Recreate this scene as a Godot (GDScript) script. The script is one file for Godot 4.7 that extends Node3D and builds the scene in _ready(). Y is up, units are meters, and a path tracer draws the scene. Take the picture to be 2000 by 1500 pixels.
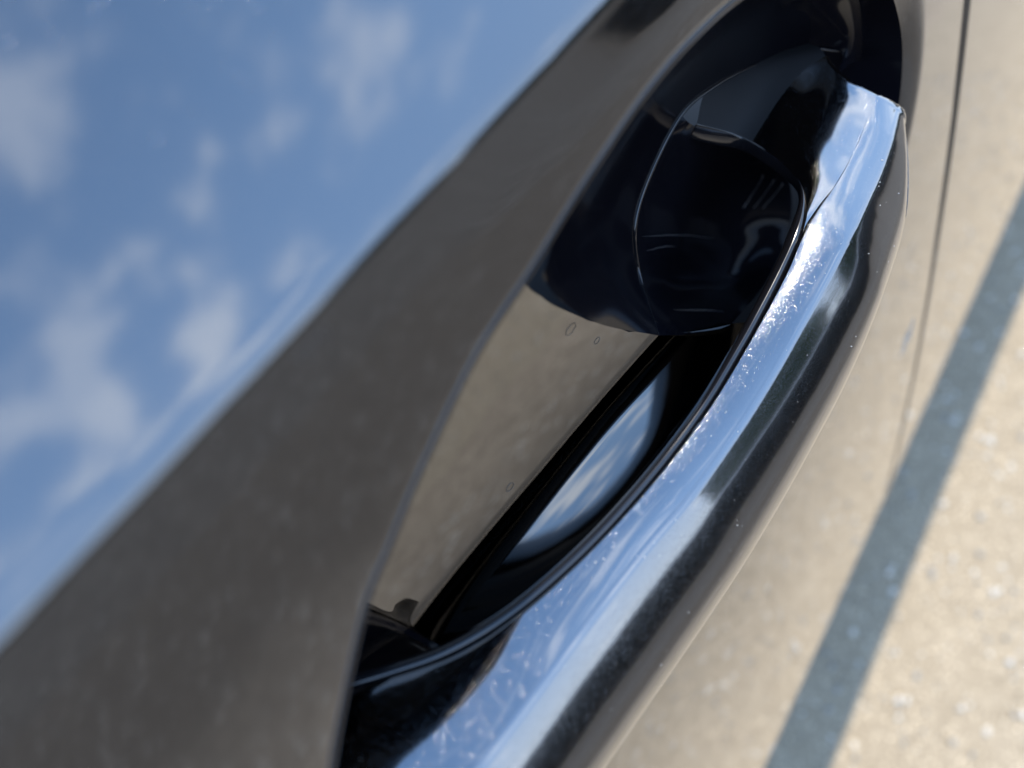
extends Node3D
# A close view down on a black car door: shoulder, crease, handle with its recess, and the concrete beside the car.
# x runs rearwards along the car, y up, z outwards from the door; lengths in metres (control points in millimetres).

var noise_a := FastNoiseLite.new()
var noise_b := FastNoiseLite.new()
var M := {}
var low := PackedFloat32Array()      # door profile z(y), every half millimetre
var fillet := PackedFloat32Array()   # extra depth of the fillet under the crease
const Y0 := -0.66
const DY := 0.0005
const EYE := Vector3(-0.072546, 0.121703, 0.062852)

func _ready():
	# ---- camera
	var cam := Camera3D.new()
	cam.name = "camera"
	cam.transform = Transform3D(Basis(Vector3(0.55585, -0.331445, 0.762348), Vector3(0.736501, 0.621622, -0.266743), Vector3(-0.385482, 0.70974, 0.589638)).orthonormalized(), EYE)
	cam.fov = 56.81
	cam.near = 0.01
	cam.far = 4000.0
	var lens := CameraAttributesPhysical.new()
	lens.frustum_focal_length = 22.19
	lens.frustum_focus_distance = 0.168
	lens.frustum_near = 0.01
	lens.frustum_far = 4000.0
	lens.exposure_aperture = 6.0
	cam.attributes = lens
	add_child(cam)
	cam.current = true
	# ---- sky, sun, exposure
	noise_a.seed = 11
	noise_a.frequency = 1.0
	noise_a.fractal_octaves = 5
	noise_b.seed = 5
	noise_b.frequency = 1.0
	noise_b.fractal_octaves = 4
	var env := Environment.new()
	env.background_mode = Environment.BG_SKY
	var sky := Sky.new()
	var sm := PanoramaSkyMaterial.new()
	sm.panorama = make_sky()
	sky.sky_material = sm
	env.sky = sky
	env.tonemap_mode = Environment.TONE_MAPPER_LINEAR
	env.tonemap_exposure = 1.0
	env.sdfgi_enabled = true
	env.ssao_enabled = true
	env.ssil_enabled = true
	var we := WorldEnvironment.new()
	we.name = "world_environment"
	we.environment = env
	add_child(we)
	var sun := DirectionalLight3D.new()
	sun.name = "sun"
	sun.light_energy = 1.6
	sun.light_color = Color(1.0, 0.955, 0.88)
	sun.light_angular_distance = 0.5
	sun.shadow_enabled = true
	sun.look_at_from_position(Vector3.ZERO, -Vector3(0.575, 0.818, 0.030), Vector3.RIGHT)
	add_child(sun)
	# ---- materials
	make_materials()
	make_profile()
	# ---- setting
	build_ground()
	build_background()
	build_car()


# ------------------------------------------------------------------ sky
func sky_color(d: Vector3) -> Color:
	var e := clampf(d.y, 0.0, 1.0)
	var top := Vector3(0.42, 0.78, 1.5)
	var mid := Vector3(0.74, 1.30, 2.32)
	var hor := Vector3(2.0, 2.25, 2.5)
	var c := mid.lerp(top, smoothstep(0.45, 1.0, e))
	c = hor.lerp(c, clampf(1.0 - pow(1.0 - e, 4.2), 0.0, 1.0))
	var p := d / maxf(d.y + 0.25, 0.2)
	var n := noise_a.get_noise_3d(p.x * 1.7 + 3.0, p.y * 1.7, p.z * 1.7 + 1.0)
	var f := noise_b.get_noise_3d(d.x * 7.0, d.y * 7.0, d.z * 7.0)
	var m := 0.5 * smoothstep(0.22, 0.72, n + f * 0.25 - 0.02)
	# single clouds: a direction, how wide, how dense
	for k in [[Vector3(0.53, 0.60, 0.60), 0.06, 0.75], [Vector3(0.17, 0.55, 0.82), 0.085, 1.0], [Vector3(0.04, 0.60, 0.80), 0.06, 0.9], [Vector3(0.02, 0.68, 0.73), 0.07, 0.7], [Vector3(0.19, 0.84, 0.51), 0.09, 0.6], [Vector3(0.79, 0.61, 0.05), 0.12, 1.0]]:
		var w: Vector3 = (k[0] as Vector3).normalized()
		var r: float = (d - w).length() / float(k[1])
		var g := noise_a.get_noise_3d(d.x * 8.0 + 4.0, d.y * 13.0, d.z * 8.0)
		m = maxf(m, float(k[2]) * smoothstep(0.15, 1.15, exp(-r * r * 0.6) + g * 1.4 - 0.04))
	var cloud := Vector3(2.7, 2.9, 3.2)
	c = c.lerp(cloud, m * 0.72)
	c *= 1.12
	return Color(c.x, c.y, c.z)

func make_sky() -> ImageTexture:
	var w := 1024
	var h := 512
	var im := Image.create(w, h, false, Image.FORMAT_RGBF)
	for r in h:
		var up := PI * 0.5 - (r + 0.5) / h * PI
		for j in w:
			if up < -0.05:
				im.set_pixel(j, r, Color(0.3, 0.28, 0.24))
				continue
			var a := (j + w / 4 + 0.5) / w * TAU - PI
			im.set_pixel(j, r, sky_color(Vector3(cos(a) * cos(up), sin(up), sin(a) * cos(up))))
	return ImageTexture.create_from_image(im)


# ------------------------------------------------------------------ materials
func lin(r: float, g: float, b: float) -> Color:
	return Color(r, g, b).linear_to_srgb()

func mat(called: String, c: Color, rough: float, metal := 0.0, spec := 0.5) -> StandardMaterial3D:
	var m := StandardMaterial3D.new()
	m.resource_name = called
	m.albedo_color = c
	m.roughness = rough
	m.metallic = metal
	m.metallic_specular = spec
	M[called] = m
	return m

func flake_normals() -> ImageTexture:
	var rng := RandomNumberGenerator.new()
	rng.seed = 42
	var n := 512
	var im := Image.create(n, n, false, Image.FORMAT_RGB8)
	im.fill(Color(0.5, 0.5, 1.0))
	for k in 12500:
		var x := rng.randi_range(0, n - 1)
		var y := rng.randi_range(0, n - 1)
		var t := deg_to_rad(0.5 + 4.5 * rng.randf()) if k < 5500 else deg_to_rad(rng.randf_range(4.0, 27.0))
		var a := rng.randf() * TAU
		var c := Color(0.5 + 0.5 * sin(t) * cos(a), 0.5 + 0.5 * sin(t) * sin(a), 0.5 + 0.5 * cos(t))
		var s := 1 if rng.randf() < 0.55 else 2
		im.fill_rect(Rect2i(x, y, s, s), c)
	return ImageTexture.create_from_image(im)

func flake_gloss(im: Image, base: float) -> ImageTexture:
	# the lacquer between the flakes is smooth, the flakes are a little rough
	var n := im.get_width()
	var out := Image.create(n, n, false, Image.FORMAT_RGB8)
	for y in n:
		for x in n:
			var v := 0.22 if im.get_pixel(x, y).b < 0.985 else base
			out.set_pixel(x, y, Color(v, v, v))
	return ImageTexture.create_from_image(out)

func make_materials():
	var flakes := flake_normals()
	for spec in [["shell_paint", 0.22, 0.085, 74.0], ["door_paint", 0.145, 0.06, 60.0]]:
		var p := mat(spec[0], lin(spec[1], spec[1] * 1.01, spec[1] * 1.04), spec[2], 1.0)
		p.clearcoat_enabled = true
		p.clearcoat = 0.85
		p.clearcoat_roughness = 0.015
		p.normal_enabled = true
		p.normal_texture = flakes
		p.normal_scale = 1.0
		p.uv1_triplanar = true
		p.uv1_scale = Vector3.ONE * float(spec[3])
		p.roughness = 1.0
		p.roughness_texture = flake_gloss(flakes.get_image(), spec[2])
		p.roughness_texture_channel = BaseMaterial3D.TEXTURE_CHANNEL_RED
	var b := mat("bowl_paint", lin(0.108, 0.106, 0.102), 0.02, 1.0)
	b.clearcoat_enabled = true
	b.clearcoat = 1.0
	b.clearcoat_roughness = 0.01
	mat("black_plastic", lin(0.004, 0.004, 0.006), 0.10, 0.0, 0.22)
	mat("liner_plastic", lin(0.008, 0.008, 0.010), 0.12, 0.0, 0.6)
	mat("scuff", lin(0.16, 0.16, 0.17), 0.3, 0.6)
	mat("dust", lin(0.5, 0.48, 0.44), 0.8)
	mat("water_mark", lin(0.10, 0.095, 0.085), 0.5)
	mat("rubber", lin(0.012, 0.012, 0.013), 0.6, 0.0, 0.3)
	mat("tinted_glass", lin(0.01, 0.012, 0.012), 0.02, 0.0, 0.5)
	mat("white_paint", lin(0.8, 0.8, 0.78), 0.6)
	mat("dark_paint", lin(0.012, 0.012, 0.013), 0.5, 0.0, 0.3)
	mat("bark", lin(0.08, 0.06, 0.04), 0.9)
	mat("leaf", lin(0.045, 0.075, 0.03), 0.7, 0.0, 0.3)
	M.leaf.backlight = Color(0.1, 0.16, 0.06)
	mat("pebble", lin(0.66, 0.60, 0.50), 0.12)
	mat("pebble_grey", lin(0.35, 0.32, 0.27), 0.5)
	# concrete and asphalt: speckled grain in two scales
	M["concrete"] = ground_mat("concrete", 3, Color(0.385, 0.31, 0.212), Color(0.445, 0.362, 0.253), 0.5, 0.8)
	M["worn"] = ground_mat("worn", 6, Color(0.36, 0.285, 0.20), Color(0.46, 0.37, 0.265), 0.7, 0.8)
	M.worn.vertex_color_use_as_albedo = true
	M["asphalt"] = ground_mat("asphalt", 9, Color(0.115, 0.096, 0.074), Color(0.175, 0.148, 0.116), 0.9, 0.8)

func ground_mat(called: String, s: int, a: Color, b: Color, tile: float, rough: float) -> StandardMaterial3D:
	var n := 1024
	var im := Image.create(n, n, false, Image.FORMAT_RGB8)
	var big := FastNoiseLite.new()
	big.seed = s
	big.frequency = 0.012
	big.fractal_octaves = 4
	var rng := RandomNumberGenerator.new()
	rng.seed = s
	for y in n:
		for x in n:
			var t := clampf(0.5 + 0.9 * big.get_noise_2d(x, y), 0.0, 1.0)
			var c := a.lerp(b, t)
			var k := rng.randf_range(0.82, 1.16)
			im.set_pixel(x, y, Color(c.r * k, c.g * k, c.b * k).linear_to_srgb())
	for k in 9000:
		var r := rng.randi_range(2, 7)
		var t := rng.randf()
		var c := a * rng.randf_range(0.45, 0.9) if t < 0.5 else b * rng.randf_range(1.2, 1.9)
		im.fill_rect(Rect2i(rng.randi_range(0, n - 8), rng.randi_range(0, n - 8), r, maxi(2, r - rng.randi_range(0, 3))), Color(c.r, c.g, c.b).linear_to_srgb())
	var m := mat(called, Color.WHITE, rough, 0.0, 0.35)
	m.albedo_texture = ImageTexture.create_from_image(im)
	m.uv1_triplanar = true
	m.uv1_world_triplanar = true
	m.uv1_scale = Vector3.ONE / tile
	return m


# ------------------------------------------------------------------ node helpers
func numbered(parent: Node, called: String) -> String:
	if not parent.has_node(NodePath(called)):
		return called
	var k := 1
	while parent.has_node(NodePath("%s_%03d" % [called, k])):
		k += 1
	return "%s_%03d" % [called, k]

func thing(called: String, label: String, category: String, at := Vector3.ZERO, group := "") -> Node3D:
	var o := Node3D.new()
	o.name = numbered(self, called)
	o.position = at
	add_child(o, true)
	o.set_meta("label", label)
	o.set_meta("category", category)
	if group:
		o.set_meta("group", group)
	return o

func obj(called: String, mesh: Mesh, m: Material, parent: Node = null, at := Vector3.ZERO) -> MeshInstance3D:
	var o := MeshInstance3D.new()
	var p: Node = parent if parent else self
	o.name = numbered(p, called)
	o.mesh = mesh
	o.material_override = m
	o.position = at
	p.add_child(o, true)
	return o

# A grid of points (rows of equal length) as a smooth mesh; normals from neighbouring points, with a faint waviness.
func grid(rows: Array, flip := false, wave := 0.0, wave_scale := 120.0, given: Array = [], towards_eye := true, tints: Array = []) -> ArrayMesh:
	# faces turn to the side that the photograph is taken from, unless they form a tube
	var nr := rows.size()
	var nc: int = rows[0].size()
	if towards_eye:
		var sum := 0.0
		for r in range(0, nr - 1, 3):
			for c in range(0, nc - 1, 3):
				var p: Vector3 = rows[r][c]
				var n: Vector3 = (rows[r][c + 1] - p).cross(rows[r + 1][c] - p).normalized()
				sum += n.dot(given[r][c]) if given.size() else n.dot((EYE - p).normalized())
		flip = sum < 0.0
	var pos := PackedVector3Array()
	var nor := PackedVector3Array()
	var uv := PackedVector2Array()
	pos.resize(nr * nc)
	nor.resize(nr * nc)
	uv.resize(nr * nc)
	for r in nr:
		for c in nc:
			var p: Vector3 = rows[r][c]
			var n: Vector3
			if given.size():
				n = given[r][c]
			else:
				var dc: Vector3 = rows[r][mini(c + 1, nc - 1)] - rows[r][maxi(c - 1, 0)]
				var dr: Vector3 = rows[mini(r + 1, nr - 1)][c] - rows[maxi(r - 1, 0)][c]
				n = dc.cross(dr).normalized()
				if n == Vector3.ZERO:
					n = Vector3.UP
				if flip:
					n = -n
			if wave > 0.0:
				var q := p * wave_scale
				n = (n + wave * Vector3(noise_b.get_noise_3d(q.x, q.y, q.z), noise_b.get_noise_3d(q.x + 31.0, q.y, q.z), noise_b.get_noise_3d(q.x, q.y + 57.0, q.z))).normalized()
			pos[r * nc + c] = p
			nor[r * nc + c] = n
			uv[r * nc + c] = Vector2(float(c) / (nc - 1), float(r) / (nr - 1))
	var idx := PackedInt32Array()
	for r in nr - 1:
		for c in nc - 1:
			var a := r * nc + c
			var q := [a, a + 1, a + nc, a + 1, a + nc + 1, a + nc]
			if flip:
				q = [a, a + nc, a + 1, a + 1, a + nc, a + nc + 1]
			# clockwise when seen from the side the normal points to
			idx.append_array([q[0], q[2], q[1], q[3], q[5], q[4]])
	var arr := []
	arr.resize(Mesh.ARRAY_MAX)
	arr[Mesh.ARRAY_VERTEX] = pos
	arr[Mesh.ARRAY_NORMAL] = nor
	arr[Mesh.ARRAY_TEX_UV] = uv
	arr[Mesh.ARRAY_INDEX] = idx
	if tints.size():
		var col := PackedColorArray()
		for row in tints:
			for c in row:
				col.append(c)
		arr[Mesh.ARRAY_COLOR] = col
	var me := ArrayMesh.new()
	me.add_surface_from_arrays(Mesh.PRIMITIVE_TRIANGLES, arr)
	return me

func v3(list: Array) -> Array:
	var out := []
	for p in list:
		out.append(Vector3(p[0], p[1], p[2]) * 0.001)
	return out

func at_spline(P: Array, t: float):
	var n := P.size() - 1
	var u := clampf(t, 0.0, 1.0) * n
	var i := mini(int(u), n - 1)
	u -= i
	var b = P[i]
	var c = P[i + 1]
	var a = P[i - 1] if i > 0 else b * 2.0 - c
	var d = P[i + 2] if i + 2 <= n else c * 2.0 - b
	return 0.5 * (2.0 * b + (c - a) * u + (2.0 * a - 5.0 * b + 4.0 * c - d) * u * u + (d - a + 3.0 * (b - c)) * u * u * u)

# Points at even distances along a spline.
func even(P: Array, count: int) -> Array:
	var fine := []
	var run := [0.0]
	for k in 1201:
		fine.append(at_spline(P, k / 1200.0))
		if k:
			run.append(run[k - 1] + (fine[k] - fine[k - 1]).length())
	var out := []
	var j := 0
	for k in count:
		var want: float = run[1200] * k / (count - 1)
		while j < 1199 and run[j + 1] < want:
			j += 1
		var f: float = clampf((want - run[j]) / maxf(run[j + 1] - run[j], 1e-9), 0.0, 1.0)
		out.append(fine[j].lerp(fine[j + 1], f))
	return out

# A surface through a net of control points.
func patch(net: Array, nr: int, nc: int) -> Array:
	var rows := []
	for r in nr:
		var line := []
		for c in nc:
			var col := []
			for k in net.size():
				col.append(at_spline(net[k], float(c) / (nc - 1)))
			line.append(at_spline(col, float(r) / (nr - 1)))
		rows.append(line)
	return rows

func tube(path: Array, radius: Callable, sides := 10) -> ArrayMesh:
	var rows := []
	for k in path.size():
		var t: Vector3 = (path[mini(k + 1, path.size() - 1)] - path[maxi(k - 1, 0)]).normalized()
		var u := t.cross(Vector3(0.1, 0.3, 1.0)).normalized()
		var w := u.cross(t).normalized()
		var r: float = radius.call(float(k) / (path.size() - 1))
		var ring := []
		for s in sides + 1:
			var a := TAU * s / sides
			ring.append(path[k] + (u * cos(a) + w * sin(a)) * r)
		rows.append(ring)
	return grid(rows, true, 0.0, 1.0, [], false)

func box_mesh(size: Vector3, bevel := 0.0) -> Mesh:
	if bevel <= 0.0:
		var b := BoxMesh.new()
		b.size = size
		return b
	var st := SurfaceTool.new()
	st.begin(Mesh.PRIMITIVE_TRIANGLES)
	var h := size * 0.5
	var i := h - Vector3.ONE * bevel
	var face := func(a: Vector3, b: Vector3, c: Vector3, d: Vector3):
		var n := (b - a).cross(c - a)
		var q := [a, b, c, d]
		if n.dot(a + b + c + d) > 0.0:
			q = [a, d, c, b]
		for k in [0, 1, 2, 0, 2, 3]:
			st.add_vertex(q[k])
	for ax in 3:
		var u := (ax + 1) % 3
		var w := (ax + 2) % 3
		for s in [-1.0, 1.0]:
			var pts := []
			for c in [[-1, -1], [1, -1], [1, 1], [-1, 1]]:
				var p := Vector3.ZERO
				p[ax] = s * h[ax]
				p[u] = c[0] * i[u]
				p[w] = c[1] * i[w]
				pts.append(p)
			face.call(pts[0], pts[1], pts[2], pts[3])
		for s in [-1.0, 1.0]:
			for t in [-1.0, 1.0]:
				var e := []
				for c in [[-1, 0], [1, 0], [1, 1], [-1, 1]]:
					var p := Vector3.ZERO
					p[ax] = c[0] * i[ax]
					p[u] = s * (h[u] if c[1] == 0 else i[u])
					p[w] = t * (i[w] if c[1] == 0 else h[w])
					e.append(p)
				face.call(e[0], e[1], e[2], e[3])
	for s in [-1.0, 1.0]:
		for t in [-1.0, 1.0]:
			for r in [-1.0, 1.0]:
				var a := Vector3(s * h.x, t * i.y, r * i.z)
				var b := Vector3(s * i.x, t * h.y, r * i.z)
				var c := Vector3(s * i.x, t * i.y, r * h.z)
				var n := (b - a).cross(c - a)
				for p in ([a, c, b] if n.dot(a) > 0.0 else [a, b, c]):
					st.add_vertex(p)
	st.generate_normals()
	return st.commit()


# ------------------------------------------------------------------ setting
func build_ground():
	var g := PlaneMesh.new()
	g.size = Vector2(900, 900)
	var a := obj("asphalt_ground", g, M.asphalt, null, Vector3(0, -0.904, 0))
	a.set_meta("kind", "structure")
	a.set_meta("label", "dark speckled asphalt of the lot, seen mirrored in the black paint")
	a.set_meta("category", "ground")
	# the pale concrete strip the car stands on
	var rows := []
	var rng := RandomNumberGenerator.new()
	rng.seed = 4
	for r in 25:
		var line := []
		for c in 161:
			var x := -4.0 + 10.0 * c / 160.0
			var edge := 0.50 + 0.03 * noise_a.get_noise_2d(x * 2.0, 3.0)
			var z := lerpf(-2.6, edge, r / 24.0)
			line.append(Vector3(x, -0.9 + 0.0015 * noise_a.get_noise_2d(x * 6.0, z * 6.0) + (-0.003 if r == 24 else 0.0), z))
		rows.append(line)
	var s := obj("concrete_strip", grid(rows, true), M.concrete)
	s.set_meta("kind", "structure")
	s.set_meta("label", "sunlit pale concrete below the car door with a blurred strip of shade")
	s.set_meta("category", "ground")
	var worn := []
	var tints := []
	for r in 41:
		var line := []
		var row := []
		for c in 161:
			var x := -4.0 + 10.0 * c / 160.0
			var z := lerpf(0.4, 1.7, r / 40.0)
			line.append(Vector3(x, -0.9022, z))
			var k := lerpf(1.0, 0.35, smoothstep(0.42, 1.25, z + 0.16 * noise_a.get_noise_2d(x * 2.5, z * 2.5)))
			row.append(Color(k, k * lerpf(1.0, 1.02, 1.0 - k), k * lerpf(1.0, 1.08, 1.0 - k)))
		worn.append(line)
		tints.append(row)
	var ws := obj("worn_asphalt", grid(worn, true, 0.0, 1.0, [], true, tints), M.worn)
	ws.set_meta("kind", "structure")
	ws.set_meta("label", "worn greyish asphalt between the pale concrete and the dark lot")
	ws.set_meta("category", "ground")
	# loose grit on the concrete
	var st := SurfaceTool.new()
	st.begin(Mesh.PRIMITIVE_TRIANGLES)
	var sp := SphereMesh.new()
	sp.radius = 1.0
	sp.height = 1.3
	sp.radial_segments = 7
	sp.rings = 4
	for kind in [["pale_grit", "pebble", 1500, 71], ["grey_grit", "pebble_grey", 1500, 72], ["asphalt_grit", "pebble", 9000, 73]]:
		var mm := MultiMesh.new()
		mm.transform_format = MultiMesh.TRANSFORM_3D
		mm.mesh = sp
		mm.instance_count = kind[2]
		rng.seed = kind[3]
		for k in int(kind[2]):
			var r := 0.0014 + 0.0055 * pow(rng.randf(), 2.6)
			var b := Basis.from_euler(Vector3(rng.randf(), rng.randf() * TAU, rng.randf())).scaled(Vector3(r, r * rng.randf_range(0.5, 0.9), r * rng.randf_range(0.7, 1.0)))
			var where := Vector3(rng.randf_range(-0.4, 1.6), -0.9, rng.randf_range(-0.12, 0.45))
			if kind[3] == 73:
				where = Vector3(rng.randf_range(-0.9, 4.0), -0.903, 0.66 + 2.4 * pow(rng.randf(), 1.4))
				b = b.scaled(Vector3.ONE * 1.25)
			mm.set_instance_transform(k, Transform3D(b, where))
		var o := MultiMeshInstance3D.new()
		o.name = kind[0]
		o.multimesh = mm
		o.material_override = M[kind[1]]
		add_child(o, true)
		o.set_meta("kind", "stuff")
		o.set_meta("label", ["loose pale grit scattered on the sunlit concrete", "loose grey grit scattered on the sunlit concrete", "pale grit lying on the dark asphalt beyond the concrete"][int(kind[3]) - 71])
		o.set_meta("category", "grit")

func build_background():
	# what stands across the lot and shows only as the stripes mirrored in the paint
	var wall := thing("boundary_wall", "low dark wall with a white top across the lot, mirrored in the handle bowl", "wall", Vector3(8, -0.9, 6.0))
	obj("wall_face", box_mesh(Vector3(60, 0.98, 0.2), 0.01), M.dark_paint, wall, Vector3(0, 0.49, 0))
	obj("coping", box_mesh(Vector3(60, 0.075, 0.26), 0.008), M.white_paint, wall, Vector3(0, 1.0205, 0))
	var rng := RandomNumberGenerator.new()
	rng.seed = 8
	var st := SurfaceTool.new()
	st.begin(Mesh.PRIMITIVE_TRIANGLES)
	for k in 5200:
		var d := Vector3(rng.randfn(), rng.randfn(), rng.randfn()).normalized()
		var lump := 1.0 + 0.35 * noise_a.get_noise_3d(d.x * 2.0, d.y * 2.0, d.z * 2.0)
		var p := Vector3(d.x * 1.6, d.y * 2.3, d.z * 1.3) * lump * pow(rng.randf(), 0.25) + Vector3(0, 3.4, 0)
		var u := Vector3(rng.randfn(), rng.randfn(), rng.randfn()).normalized()
		var w := u.cross(d + Vector3(0.01, 0.3, 0)).normalized()
		var s := rng.randf_range(0.08, 0.15)
		for q in [p - u * s, p + w * s * 0.5, p + u * s, p - u * s, p + u * s, p - w * s * 0.5]:
			st.add_vertex(q)
	st.generate_normals()
	var crown := st.commit()
	for k in 16:
		var t := thing("tree", "leafy dark green tree in the row behind the low wall across the lot", "tree", Vector3(4.0 + k * 2.3 + rng.randf_range(-0.3, 0.3), -0.9, 8.2 + rng.randf_range(-0.4, 0.4)), "trees behind the low wall")
		var c := obj("crown", crown, M.leaf, t)
		c.rotation.y = rng.randf() * TAU
		c.scale = Vector3(0.8, rng.randf_range(0.48, 0.56), 0.8)
		var tr := CylinderMesh.new()
		tr.top_radius = 0.06
		tr.bottom_radius = 0.12
		tr.height = 1.2
		obj("trunk", tr, M.bark, t, Vector3(0, 0.6, 0))


# ------------------------------------------------------------------ the door's shape
func make_profile():
	# tilt of the surface (degrees, up positive) at heights; z follows by integration
	var T := [[-0.66, -34.0], [-0.52, -26.0], [-0.46, -18.0], [-0.425, -9.0], [-0.40, -5.0], [-0.34, -4.3], [-0.24, -3.8], [-0.14, -2.6], [-0.05, 0.0], [0.02, 2.0], [0.05, 3.5], [0.0778, 5.0], [0.0784, 24.0], [0.0801, 31.0], [0.0808, 33.5], [0.10, 34.0], [0.13, 35.0], [0.17, 36.0], [0.20, 37.0]]
	var n := int((0.2 - Y0) / DY) + 1
	low.resize(n)
	fillet.resize(n)
	var z := 0.0
	var f := 0.0
	for k in n:
		var y := Y0 + k * DY
		low[k] = z
		fillet[k] = f
		z -= tan(deg_to_rad(tilt(T, y))) * DY
		f -= tan(deg_to_rad(12.0)) * smoothstep(0.066, 0.072, y) * (1.0 - smoothstep(0.0765, 0.0785, y)) * DY
	var k0 := int(round((0.055 - Y0) / DY))
	var z0 := low[k0]
	for k in n:
		low[k] -= z0
		fillet[k] -= f

func tilt(T: Array, y: float) -> float:
	for i in T.size() - 1:
		if y <= T[i + 1][0]:
			var f: float = clampf((y - T[i][0]) / (T[i + 1][0] - T[i][0]), 0.0, 1.0)
			return lerpf(T[i][1], T[i + 1][1], f)
	return T[-1][1]

func look(table: PackedFloat32Array, y: float) -> float:
	var u := clampf((y - Y0) / DY, 1.0, table.size() - 3.0)
	var i := int(u)
	u -= i
	var a := table[i - 1]
	var b := table[i]
	var c := table[i + 1]
	var d := table[i + 2]
	return 0.5 * (2.0 * b + (c - a) * u + (2.0 * a - 5.0 * b + 4.0 * c - d) * u * u + (d - a + 3.0 * (b - c)) * u * u * u)

func skin(x: float, y: float) -> float:
	return look(low, y) + smoothstep(-0.035, 0.04, x) * look(fillet, y)

func skin_normal(x: float, y: float) -> Vector3:
	var h := 0.0006
	return Vector3(-(skin(x + h, y) - skin(x - h, y)) / (2.0 * h), -(skin(x, y + h) - skin(x, y - h)) / (2.0 * h), 1.0).normalized()

func shut(y: float) -> float:   # where the front door ends
	return 0.1965 + 0.012 * smoothstep(0.0, -0.3, y) - 0.06 * minf(y + 0.12, 0.0)

func hole() -> Array:
	# the edge of the opening in the door skin round the handle, clockwise from the front end
	var P := [[-103, 2], [-98, 17], [-87.9, 28.4], [-70.6, 42], [-60.7, 46.6], [-49.7, 51], [-33.9, 55.9], [-19.1, 58], [-3.2, 61], [15.1, 63.6], [32.5, 63.8], [52, 61.3], [75, 54.8], [100, 44.2], [120, 31], [133, 14], [139, -2], [137, -18], [126, -33], [95, -46], [40, -53], [-20, -53], [-70, -46], [-95, -24], [-103, 2]]
	var out := []
	for p in P:
		out.append(Vector3(p[0], p[1], 0) * 0.001)
	return even(out, 421)

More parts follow.
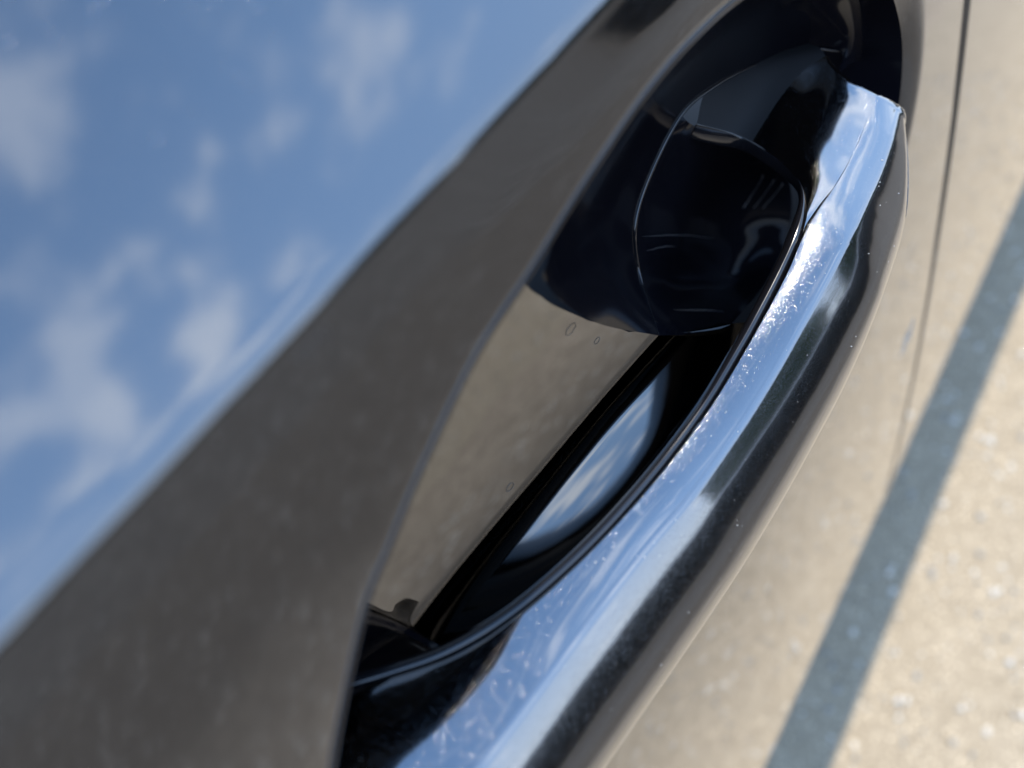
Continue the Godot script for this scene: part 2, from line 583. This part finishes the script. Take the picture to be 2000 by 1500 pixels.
func build_door(car: Node3D):
	var L := hole()
	var n := L.size()
	# where each ray from the opening meets the outline of the door
	var x0 := -0.75
	var rows := []
	var nors := []
	var c0 := Vector3(0.02, 0.012, 0)
	var O := []
	var N := []
	for k in n:
		var t: Vector3 = (L[(k + 1) % (n - 1)] - L[(k - 1 + n - 1) % (n - 1)]).normalized()
		var d := Vector3(-t.y, t.x, 0)
		if d.dot(L[k] - c0) < 0.0:
			d = -d
		N.append(d)
		var dir: Vector3 = (L[k] - c0).normalized()
		dir.y *= 1.6
		var far := 1e9
		if dir.y > 1e-6: far = minf(far, (0.172 - L[k].y) / dir.y)
		if dir.y < -1e-6: far = minf(far, (-0.64 - L[k].y) / dir.y)
		if dir.x < -1e-6: far = minf(far, (x0 - L[k].x) / dir.x)
		if dir.x > 1e-6:
			for q in 12:
				var y: float = L[k].y + dir.y * minf(far, 5.0)
				far = minf(far, (shut(clampf(y, -0.64, 0.172)) - L[k].x) / dir.x)
		O.append(L[k] + dir * far)
	# smooth the outline's corners in the list so that rows do not fold
	var steps := []
	for k in 86:
		steps.append(0.00035 * k + 0.00006 * maxf(k - 10.0, 0.0) ** 1.15 * 0.0)
	for r in 150:
		var line := []
		var nn := []
		for k in n:
			var p: Vector3
			var h := 0.0
			if r < 6:
				h = 0.0004 * r
			elif r < 96:
				h = 0.0024 + 0.00032 * (r - 6)
			var full: float = (O[k] - L[k]).length()
			var toO: Vector3 = (O[k] - L[k]) / full
			var start := 0.0312
			if r < 96:
				p = L[k] + N[k].lerp(toO, smoothstep(0.002, start, h)).normalized() * h
			else:
				var f := (r - 95) / 54.0
				p = L[k] + toO * lerpf(start, full, f * f * 0.75 + f * 0.25)
			# rounded edges: the turned-in lip at the opening, and the shut line
			var ro := 0.0012 + 0.014 * smoothstep(0.085, 0.13, L[k].x)
			var dist: float = (p - L[k]).length()
			var drop := 0.0
			var z := skin(p.x, p.y)
			var nor := skin_normal(p.x, p.y)
			if dist < ro:
				var a: float = 1.0 - dist / ro
				drop = ro * (1.0 - sqrt(maxf(1.0 - a * a, 0.0)))
				nor = (nor * sqrt(maxf(1.0 - a * a, 0.0)) - N[k] * a).normalized()
			var ds := shut(p.y) - p.x
			if ds < 0.0025:
				var a := clampf(1.0 - ds / 0.0025, 0.0, 1.0)
				drop += 0.0025 * (1.0 - sqrt(maxf(1.0 - a * a, 0.0)))
				nor = (nor * sqrt(maxf(1.0 - a * a, 0.0)) + Vector3.RIGHT * a).normalized()
			line.append(Vector3(p.x, p.y, z - drop))
			nn.append(nor)
		rows.append(line)
		nors.append(nn)
	var g := grid(rows, true, 0.0022, 90.0, nors)
	obj("front_door", g, M.door_paint, car)
	# the lip inside the shut line and the rear door
	var r2 := []
	var n2 := []
	for r in 301:
		var y := lerpf(-0.64, 0.172, r / 300.0)
		var line := []
		var nn := []
		for c in 60:
			var f := c / 59.0
			var dx: float = 0.0004 * c if c < 10 else 0.0036 + 2.4 * pow((c - 9) / 50.0, 2.0)
			var x := shut(y) + 0.0042 + dx
			var nor := skin_normal(x, y)
			var drop := 0.0
			if dx < 0.0025:
				var a := 1.0 - dx / 0.0025
				drop = 0.0025 * (1.0 - sqrt(maxf(1.0 - a * a, 0.0)))
				nor = (nor * sqrt(maxf(1.0 - a * a, 0.0)) - Vector3.RIGHT * a).normalized()
			line.append(Vector3(x, y, skin(x, y) - drop + 0.0002))
			nn.append(nor)
		r2.append(line)
		n2.append(nn)
	for k in 7:
		var x := -0.0535 + 0.0007 * k
		var path := []
		for q in 7:
			var y := 0.0752 + 0.0003 * q + 0.0006 * sin(k * 2.1)
			path.append(Vector3(x + 0.00006 * q, y, skin(x, y) + 0.00002))
		obj("scratch", tube(path, func(_t): return 0.00005, 5), M.scuff, car)
	for k in 7:
		var x := 0.170 + 0.0022 * k
		var path := []
		for q in 7:
			var y := -0.172 + 0.0022 * q + 0.003 * sin(k * 1.7)
			path.append(Vector3(x + 0.0003 * q, y, skin(x, y) + 0.00003))
		obj("scratch", tube(path, func(_t): return 0.00012, 5), M.dust, car)
	obj("rear_door", grid(r2, false, 0.0022, 90.0, n2), M.door_paint, car)
	var r3 := []
	for r in 101:
		var y := lerpf(-0.64, 0.172, r / 100.0)
		var line := []
		for c in 9:
			var a := PI * c / 8.0
			line.append(Vector3(shut(y) + 0.0021 - 0.0042 * cos(a), y, skin(0.22, y) - 0.0028 - 0.012 * sin(a)))
		r3.append(line)
	obj("door_seal", grid(r3, true), M.rubber, car)


# ------------------------------------------------------------------ the handle
# x, gap y, gap z, crest y, crest z, length of the outer face, radius of its turn underneath (mm)
func stations() -> Array:
	return [[-112, 17, -35, 5.0, 4.4, 12.4, 22], [-100, 15, -31, 4.3, 4.8, 12.2, 22], [-88, 11.8, -24.8, 3.0, 5.5, 12.0, 22], [-76, 6.8, -15.8, 1.6, 6.1, 12.2, 22], [-64, 3.3, -7.2, -0.4, 6.7, 12.5, 22], [-52, 2.0, -1.9, -1.9, 7.3, 12.9, 22], [-40, 1.0, 1.6, -2.4, 8.5, 13.0, 22], [-28, 0.3, 4.2, -2.9, 10.0, 12.6, 22], [-16, -0.4, 6.0, -3.5, 11.9, 11.5, 22], [-4, -1.1, 7.1, -3.9, 13.0, 11.0, 22], [8, -1.1, 7.8, -3.8, 13.9, 10.6, 22], [20, -0.2, 8.2, -2.9, 14.6, 10.4, 22], [32, 0.8, 8.3, -1.5, 15.1, 10.5, 22], [44, 2.0, 8.1, -0.2, 15.5, 10.3, 21],
		[56, 3.4, 7.3, 1.0, 15.7, 9.9, 19], [64, 3.5, 7.6, 0.9, 15.5, 9.4, 17.5], [72, 3.0, 7.9, 0.4, 15.0, 9.1, 16], [79, 2.5, 7.8, -0.2, 14.4, 8.8, 14.5], [86, 2.1, 7.3, -0.6, 13.7, 8.0, 12], [93, 1.9, 6.7, -0.7, 12.8, 6.4, 10], [100, 1.9, 5.9, -0.7, 11.8, 4.3, 8], [106, 2.2, 5.2, -0.9, 10.8, 2.2, 7], [111, 2.6, 4.6, -1.1, 9.8, 0.6, 6]]

func lerp_table(T: Array, x: float) -> Array:
	var i := 0
	while i < T.size() - 2 and T[i + 1][0] < x:
		i += 1
	var u: float = (x - T[i][0]) / (T[i + 1][0] - T[i][0])
	var out := []
	for k in T[0].size():
		var b: float = T[i][k]
		var c: float = T[i + 1][k]
		var a: float = T[i - 1][k] if i > 0 else 2.0 * b - c
		var d: float = T[i + 2][k] if i + 2 < T.size() else 2.0 * c - b
		out.append(0.5 * (2.0 * b + (c - a) * u + (2.0 * a - 5.0 * b + 4.0 * c - d) * u * u + (d - a + 3.0 * (b - c)) * u * u * u))
	return out

# The outer face below the crest, as a list of (y, z) in millimetres.
func face_line(y: float, z: float, length: float, turn: float, from := 64.0) -> Array:
	var out := [Vector2(y, z)]
	for part in [[2.0, from, 38.0, 8], [length, 38.0, 30.0, 14], [turn * 0.6, 30.0, -18.0, 24], [turn * 0.205, -18.0, -125.0, 16], [turn * 0.73, -125.0, -132.0, 6]]:
		var steps: int = part[3]
		for k in steps:
			var th := deg_to_rad(lerpf(part[1], part[2], (k + 0.5) / steps))
			var p: Vector2 = out[-1]
			out.append(p + Vector2(-cos(th), sin(th)) * float(part[0]) / steps)
	return out

func gap_curve() -> Array:
	return v3([[-100, 15, -31], [-91.4, 12.7, -26.7], [-85.9, 10.5, -23.6], [-79.8, 8.3, -18.7], [-74.4, 6.2, -14.6], [-66.3, 3.9, -8.8], [-55.5, 2.3, -3.3], [-43.6, 1.3, 0.7], [-29.3, 0.4, 4.0], [-11.8, -0.7, 6.4], [5.2, -1.2, 7.7], [20.2, -0.2, 8.2], [29.3, 0.6, 8.3], [43.1, 1.9, 8.1], [55.0, 3.4, 7.4], [63, 3.8, 5.3], [70.7, 3.4, 1.5], [77, 3.5, -4], [81.3, 5.1, -12], [83.3, 8.3, -21], [76, 16.3, -28]])

func build_handle(car: Node3D):
	var handle := Node3D.new()
	handle.name = "door_handle"
	car.add_child(handle, true)
	# painted shell: top face from the gap to the crest, then the outer face; from x = 56 on it is the fixed rear cap
	var rows := []
	for k in 321:
		var x := lerpf(-112.0, 111.0, k / 320.0)
		var s := lerp_table(stations(), x)
		var line := []
		var a := Vector2(s[1], s[2])
		var b := Vector2(s[3], s[4])
		var across := b - a
		var up := Vector2(across.y, -across.x).normalized()
		if up.x < 0.0:
			up = -up
		var along := (a - (a + across * 0.05 + up * across.length() * 0.17 * 0.0475)).normalized()
		var cap := smoothstep(54.5, 56.5, x)
		var skirt := [Vector2(a.x - 2.6, a.y + 0.7).lerp(a + along * 0.36 - up * 0.22, cap), Vector2(a.x - 1.2, a.y + 0.06).lerp(a + along * 0.2 - up * 0.07, cap), Vector2(a.x - 0.35, a.y).lerp(a + along * 0.08 - up * 0.015, cap)]
		for p in skirt:
			line.append(Vector3(x, p.x, p.y) * 0.001)
		for q in 21:
			var t := 0.015 + 0.985 * q / 20.0
			var p := a + across * t + up * across.length() * 0.17 * t * (1.0 - t)
			line.append(Vector3(x, p.x, p.y) * 0.001)
		for p in face_line(b.x, b.y, maxf(s[5], 0.3), s[6], 62.0).slice(1):
			line.append(Vector3(x, p.x, p.y) * 0.001)
		rows.append(line)
	# the tip turns in over a small radius
	var tip: Array = rows[-1]
	var mid := Vector3.ZERO
	for p in tip:
		mid += p / tip.size()
	for k in range(1, 17):
		var a := PI * 0.5 * k / 16.0
		var line := []
		for p in tip:
			line.append((p as Vector3).lerp(mid, 1.0 - cos(a)) + Vector3(0.0034 * sin(a) + 0.0003 * sin(a) * noise_a.get_noise_3d(p.y * 420.0, p.z * 420.0, a * 2.0), 0, 0))
		rows.append(line)
	scatter_dust(car, rows)
	# a thin bright line along the outer edge near the tip
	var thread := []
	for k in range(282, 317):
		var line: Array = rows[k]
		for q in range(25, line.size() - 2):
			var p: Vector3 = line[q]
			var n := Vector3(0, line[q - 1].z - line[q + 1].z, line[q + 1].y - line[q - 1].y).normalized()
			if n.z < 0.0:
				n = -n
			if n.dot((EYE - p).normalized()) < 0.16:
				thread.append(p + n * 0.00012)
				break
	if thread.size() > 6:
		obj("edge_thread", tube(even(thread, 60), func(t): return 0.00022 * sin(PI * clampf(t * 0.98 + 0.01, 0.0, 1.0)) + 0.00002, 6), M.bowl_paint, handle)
	obj("handle_shell", grid(rows, false, 0.0007, 200.0), M.shell_paint, handle)
	# rear cap's shelf, running in under the door skin
	var net := [
		v3([[56, 3.4, 7.3], [63, 3.9, 5.4], [73, 3.3, -0.5], [81.5, 5.1, -12], [83.5, 8.3, -21], [76, 16.3, -28]]),
		v3([[72, 3.0, 7.9], [75.5, 3.95, 4], [82, 4.9, -2], [89, 5.8, -12], [91, 9.5, -21], [84, 20.5, -28.5]]),
		v3([[86, 2.1, 7.3], [89, 3.5, 2.5], [94, 4.8, -3], [99, 6.6, -12], [102, 10.5, -20], [98, 17.5, -27]]),
		v3([[99, 1.9, 6.0], [102, 3.6, 1], [106, 5.2, -4], [109, 7.3, -11], [113, 11.5, -17.5], [111, 14, -24]]),
		v3([[111, 2.6, 4.6], [112, 4.2, 0.5], [112.5, 5.8, -3], [116, 8.5, -9], [120.5, 10.5, -13], [124, 10.5, -18]])]
	var whole := patch(net, 121, 121)
	var topc := []
	var rest := []
	for line in whole:
		topc.append(line.slice(0, 86))
		rest.append(line.slice(85))
	obj("shelf_fillet", grid(rest, false), M.rubber, handle)
	var last: Array = topc[-1]
	for k in range(1, 9):
		var a := PI * 0.5 * k / 8.0
		var line := []
		for p in last:
			line.append(p + Vector3(0.0034 * sin(a), -0.0034 * (1.0 - cos(a)), 0))
		topc.append(line)
	obj("cap_shelf", grid(topc, false, 0.0007, 200.0), M.shell_paint, handle)
	# black liner along the inner edge, with its rounded bead, and the gap between the two
	var P := gap_curve()
	var path := even(P, 321)
	var lin_rows := []
	for k in 321:
		var t: Vector3 = (path[mini(k + 1, 320)] - path[maxi(k - 1, 0)]).normalized()
		var f := k / 320.0
		var nup := Vector3(0, 1, 0.08).normalized()
		var inside := nup.cross(t).normalized()   # towards the bowl
		nup = t.cross(inside).normalized()
		var back := smoothstep(0.74, 0.84, f)
		var w := lerpf(1.0, 0.18, back)
		var line := []
		for q in [[-0.9, -3.2], [-0.7, -1.4], [-0.2, -1.3], [0.25, -1.2], [0.5, -0.5], [0.85, -0.05], [1.3, 0.15], [1.8, 0.12], [2.3, -0.2], [2.8, -0.75], [3.3, -1.55], [3.8, -2.6], [4.25, -4.1], [4.3, -5.6], [3.6, -7.4], [2.2, -8.8], [0.4, -9.4]]:
			line.append(path[k] + (inside * float(q[0]) * w + nup * float(q[1]) * lerpf(1.0, 0.45, back)) * 0.001)
		lin_rows.append(line)
	var smooth_rows := []
	for line in lin_rows:
		var fine := []
		for q in 65:
			fine.append(at_spline(line, q / 64.0))
		smooth_rows.append(fine)
	obj("grip_liner", grid(smooth_rows, true, 0.004, 200.0), M.liner_plastic, handle)

func bowl_taper(x: float) -> float:   # the bowl grows deeper towards the front
	return -0.12 * maxf(0.03 - x, 0.0)

func bowl_point(prof: Array, x: float, y: float) -> Vector3:
	var i := 0
	while i < prof.size() - 2 and prof[i + 1].x > y:
		i += 1
	var f: float = clampf((y - prof[i].x) / (prof[i + 1].x - prof[i].x), 0.0, 1.0)
	return Vector3(x, y, lerpf(prof[i].y, prof[i + 1].y, f) + bowl_taper(x))

func scatter_dust(car: Node3D, shell: Array):
	# lint and dust lying on the paint round the handle
	var rng := RandomNumberGenerator.new()
	rng.seed = 77
	var L := hole()
	var flat := PackedVector2Array()
	for p in L:
		flat.append(Vector2(p.x, p.y))
	var sp := SphereMesh.new()
	sp.radius = 1.0
	sp.height = 1.4
	sp.radial_segments = 6
	sp.rings = 3
	var spots := []
	while spots.size() < 170:
		var p := Vector2(rng.randf_range(-0.13, 0.2), rng.randf_range(-0.25, 0.115))
		if not Geometry2D.is_point_in_polygon(p, flat):
			spots.append(Vector3(p.x, p.y, skin(p.x, p.y)))
	for k in 150:
		spots.append(shell[rng.randi_range(0, shell.size() - 40)][rng.randi_range(4, 55)])
	var mm := MultiMesh.new()
	mm.transform_format = MultiMesh.TRANSFORM_3D
	mm.mesh = sp
	mm.instance_count = spots.size()
	for k in spots.size():
		var r := 0.00005 + 0.00013 * pow(rng.randf(), 3.0)
		mm.set_instance_transform(k, Transform3D(Basis.from_euler(Vector3(rng.randf() * TAU, rng.randf() * TAU, 0)).scaled(Vector3(r, r * 0.7, r * rng.randf_range(0.8, 2.2))), spots[k]))
	var o := MultiMeshInstance3D.new()
	o.name = "dust"
	o.multimesh = mm
	o.material_override = M.dust
	o.set_meta("kind", "stuff")
	car.add_child(o, true)

func build_recess(car: Node3D):
	var rec := Node3D.new()
	rec.name = "handle_recess"
	car.add_child(rec, true)
	# bowl: one profile drawn along the car; a flat back, a tight turn, a floor that rises towards the grip
	var prof := [Vector2(0.052, -0.0065)]
	for part in [[0.026, -20.0, -10.0, 24], [0.030, -10.0, 4.0, 24], [0.0098, 4.0, 45.5, 40], [0.0112, 45.5, 59.0, 24], [0.006, 59.0, 10.0, 16], [0.034, 10.0, 8.0, 10]]:
		var steps: int = part[3]
		for k in steps:
			var th := deg_to_rad(lerpf(part[1], part[2], (k + 0.5) / steps))
			var p: Vector2 = prof[-1]
			prof.append(p + Vector2(-cos(th), sin(th)) * float(part[0]) / steps)
	var rear := [[-60, 50], [-20, 46], [-14.7, 38], [-12.3, 33], [-9.1, 27.6], [-6.3, 24.3], [-4.1, 22], [3.1, 15], [17.4, 4.7], [36, -6.3], [48, -11.5], [60, -14]]
	var front := [[-60, -60], [-25, -62], [-14, -65], [-5, -66], [4, -67.5], [14, -69.8], [30, -72], [48, -74], [60, -75]]
	var rows := []
	for k in 61:
		var line := []
		for p in prof:
			var y: float = p.x * 1000.0
			var x: float = lerpf(float(lerp_table(front, y)[1]), float(lerp_table(rear, y)[1]), k / 60.0) * 0.001
			line.append(Vector3(x, p.x, p.y + bowl_taper(x)))
		rows.append(line)
	var bowl_rows := rows
	obj("bowl", grid(rows, false, 0.0012, 160.0), M.bowl_paint, rec)
	# dried drops on the bowl
	var drops := [[-0.0005, 0.020, 1.0], [0.0055, 0.010, 0.6], [-0.030, -0.001, 0.7]]
	for d in drops:
		var path := []
		for k in 29:
			var a := TAU * k / 28.0
			var q := 1.0 + 0.16 * noise_a.get_noise_2d(cos(a) * 2.0 + float(d[0]) * 900.0, sin(a) * 2.0)
			path.append(bowl_point(prof, float(d[0]) + 0.0016 * float(d[2]) * cos(a) * q, float(d[1]) + 0.0011 * float(d[2]) * sin(a) * q) + Vector3(0, 0, 0.00005))
		obj("water_mark", tube(path, func(_t): return 0.000045, 5), M.water_mark, rec)
	# front pocket, deeper than the bowl
	var endn := [
		v3([[-74, 48, -14.5], [-72, 30, -19.7], [-69.8, 14, -21.5], [-67.5, 4, -21.8], [-66, -5, -20.5], [-64.8, -14, -12.8], [-62, -25, -5], [-60, -40, -2]]),
		v3([[-76, 48, -20], [-74, 30, -25], [-72, 14, -28], [-70, 4, -29], [-68.5, -5, -28], [-67, -14, -21], [-64, -25, -12], [-62, -40, -6]]),
		v3([[-108, 48, -34], [-108, 30, -38], [-107, 14, -40], [-106, 4, -42], [-105, -5, -42], [-104, -14, -38], [-102, -25, -32], [-100, -40, -20]])]
	obj("front_end", grid(patch(endn, 24, 40), false), M.black_plastic, rec)
	# ceiling behind the door edge
	var L := hole()
	var ceil_rows := []
	for k in range(18, 235, 2):
		var p: Vector3 = L[k]
		var line := []
		for q in 9:
			var f := q / 8.0
			line.append(Vector3(p.x, p.y + 0.0004 - 0.0015 * f, skin(p.x, p.y) - 0.0016 - 0.040 * f))
		ceil_rows.append(line)
	obj("recess_ceiling", grid(ceil_rows, true), M.black_plastic, rec)
	# wall round the rear end, from the door edge down to the ridge
	var wall := [
		v3([[-11.3, 47.5, -7.4], [-6.3, 36.0, -10.8], [4.6, 17.4, -14.1], [21.6, -4.1, -14.1]]),
		v3([[-8.2, 56.7, -3.0], [5.8, 38.2, -14.0], [22.0, 19.4, -22.0], [37.6, -2.9, -28.0]]),
		v3([[0.1, 58.0, -3.0], [14.6, 42.6, -14.0], [28.5, 28.5, -22.0], [40.9, 11.4, -28.0]]),
		v3([[19.2, 60.0, -3.0], [33.6, 46.4, -14.0], [43.9, 33.3, -22.0], [51.1, 18.3, -28.0]]),
		v3([[37.5, 59.2, -3.0], [50.5, 46.4, -14.0], [60.8, 35.0, -22.0], [69.6, 23.0, -28.0]]),
		v3([[57.9, 56.6, -3.0], [71.1, 42.4, -14.0], [80.8, 30.6, -22.0], [87.0, 20.5, -27.0]]),
		v3([[84.4, 50.3, -3.0], [91.6, 35.8, -14.0], [100.9, 23.6, -21.0], [106.6, 14.5, -25.0]]),
		v3([[106.8, 37.1, -3.0], [108.3, 30.6, -11.0], [117.2, 17.9, -17.0], [122.0, 10.0, -20.0]]),
		v3([[128.5, 19.7, -6.0], [127.7, 14.6, -8.0], [130.3, 7.3, -11.0], [131.1, 3.8, -12.0]]),
		v3([[142.0, -6.0, -9.0], [136.0, -2.3, -9.0], [128.5, 0.7, -9.0], [121.4, 1.8, -9.0]])]
	obj("recess_wall", grid(patch(wall, 140, 50), true, 0.006, 90.0), M.black_plastic, rec)
	# finger cup between the ridge and the grip
	var cup := [
		v3([[21.6, -4.1, -14.1], [27.3, -9.0, -11.5], [32.7, -12.1, -7.8], [37.4, -14.5, -4.8]]),
		v3([[37.6, -2.9, -28.0], [59.4, -28.3, -32.0], [81.2, -48.6, -30.0], [88.0, -48.7, -19.0]]),
		v3([[40.4, 10.2, -28.0], [68.2, -14.3, -34.0], [96.4, -38.1, -34.0], [107.4, -44.8, -20.0]]),
		v3([[51.1, 18.3, -28.0], [74.6, 0.8, -33.0], [99.5, -17.8, -33.0], [109.9, -26.1, -20.0]]),
		v3([[69.6, 23.0, -28.0], [74.1, 17.1, -28.0], [85.2, 6.8, -28.0], [92.8, -2.8, -22.0]])]
	obj("finger_cup", grid(patch(cup, 90, 60), true, 0.02, 110.0), M.black_plastic, rec)
	var scuffs := [[0.86, 0.765, 0.73, 0.60], [0.915, 0.745, 0.79, 0.60], [0.96, 0.725, 0.84, 0.60], [0.05, 0.47, 0.55, 0.465], [0.08, 0.40, 0.30, 0.43], [0.25, 0.12, 0.75, 0.09]]
	for q in scuffs:
		var path := []
		for k in 17:
			var f := k / 16.0
			var u: float = lerpf(q[0], q[2], f) + 0.015 * sin(PI * f)
			var v: float = lerpf(q[1], q[3], f) + 0.012 * sin(PI * f) + 0.004 * noise_a.get_noise_2d(f * 9.0, float(q[0]) * 50.0)
			var col := []
			for r in cup:
				col.append(at_spline(r, u))
			var p: Vector3 = at_spline(col, v)
			path.append(p + (EYE - p).normalized() * 0.0003)
		obj("scuff_mark", tube(path, func(t): return 0.00014 + 0.0003 * pow(1.0 - t, 5.0) if float(q[1]) > 0.7 else 0.00016 * sin(PI * (t * 0.9 + 0.05)), 6), M.scuff, rec)
	# the ridge between wall and cup
	var ridge := v3([[21.6, -4.1, -14.1], [37.6, -2.9, -28.0], [40.9, 11.0, -28.0], [51.1, 18.3, -28.0], [69.6, 23.0, -28.0], [87.0, 20.5, -27.0], [106.6, 14.5, -25.0], [122.0, 10.0, -20.0], [131.1, 3.8, -12.0]])
	obj("ridge", tube(even(ridge, 160), func(t): return 0.0006 * sin(PI * clampf(t * 0.96 + 0.02, 0.0, 1.0)) ** 0.5, 12), M.liner_plastic, rec)
	# bright rim of the recess liner showing under the door edge
	var bead := []
	for k in range(10, 165):
		bead.append(L[k] + Vector3(0, -0.0008, skin(L[k].x, L[k].y) - 0.0014))
	obj("recess_rim", tube(bead, func(t): return 0.0009 * minf(1.0, (1.0 - t) * 6.0 + 0.05), 12), M.liner_plastic, rec)

func build_car():
	var car := thing("parked_car", "black metallic car seen close at the front door handle, sky mirrored above the crease", "car")
	build_door(car)
	build_recess(car)
	build_handle(car)
	# what the camera does not see but the paint and the ground do: window, roof, sill and floor
	var top := skin(0.0, 0.172)
	var wrows := []
	for r in 21:
		var f := r / 20.0
		var line := []
		for c in 31:
			line.append(Vector3(lerpf(-0.75, 2.6, c / 30.0), 0.19 + 0.36 * f, top - 0.02 - 0.27 * f - 0.05 * f * f))
		wrows.append(line)
	obj("side_window", grid(wrows), M.tinted_glass, car)
	var rrows := []
	for r in 21:
		var f := r / 20.0
		var line := []
		for c in 31:
			line.append(Vector3(lerpf(-0.75, 2.6, c / 30.0), 0.55 + 0.09 * sin(PI * f), top - 0.34 - 1.0 * f))
		rrows.append(line)
	obj("roof", grid(rrows), M.door_paint, car)
	var belt := box_mesh(Vector3(3.35, 0.02, 0.03), 0.004)
	obj("belt_seal", belt, M.rubber, car, Vector3(0.925, 0.181, top - 0.012))
	obj("sill", box_mesh(Vector3(3.35, 0.1, 0.12), 0.03), M.dark_paint, car, Vector3(0.925, -0.67, skin(0.0, -0.63) - 0.07))
	obj("underbody", box_mesh(Vector3(3.35, 0.06, 1.5), 0.01), M.dark_paint, car, Vector3(0.925, -0.69, -0.92))
	obj("far_side", box_mesh(Vector3(3.35, 0.8, 0.05), 0.01), M.dark_paint, car, Vector3(0.925, -0.27, -1.65))
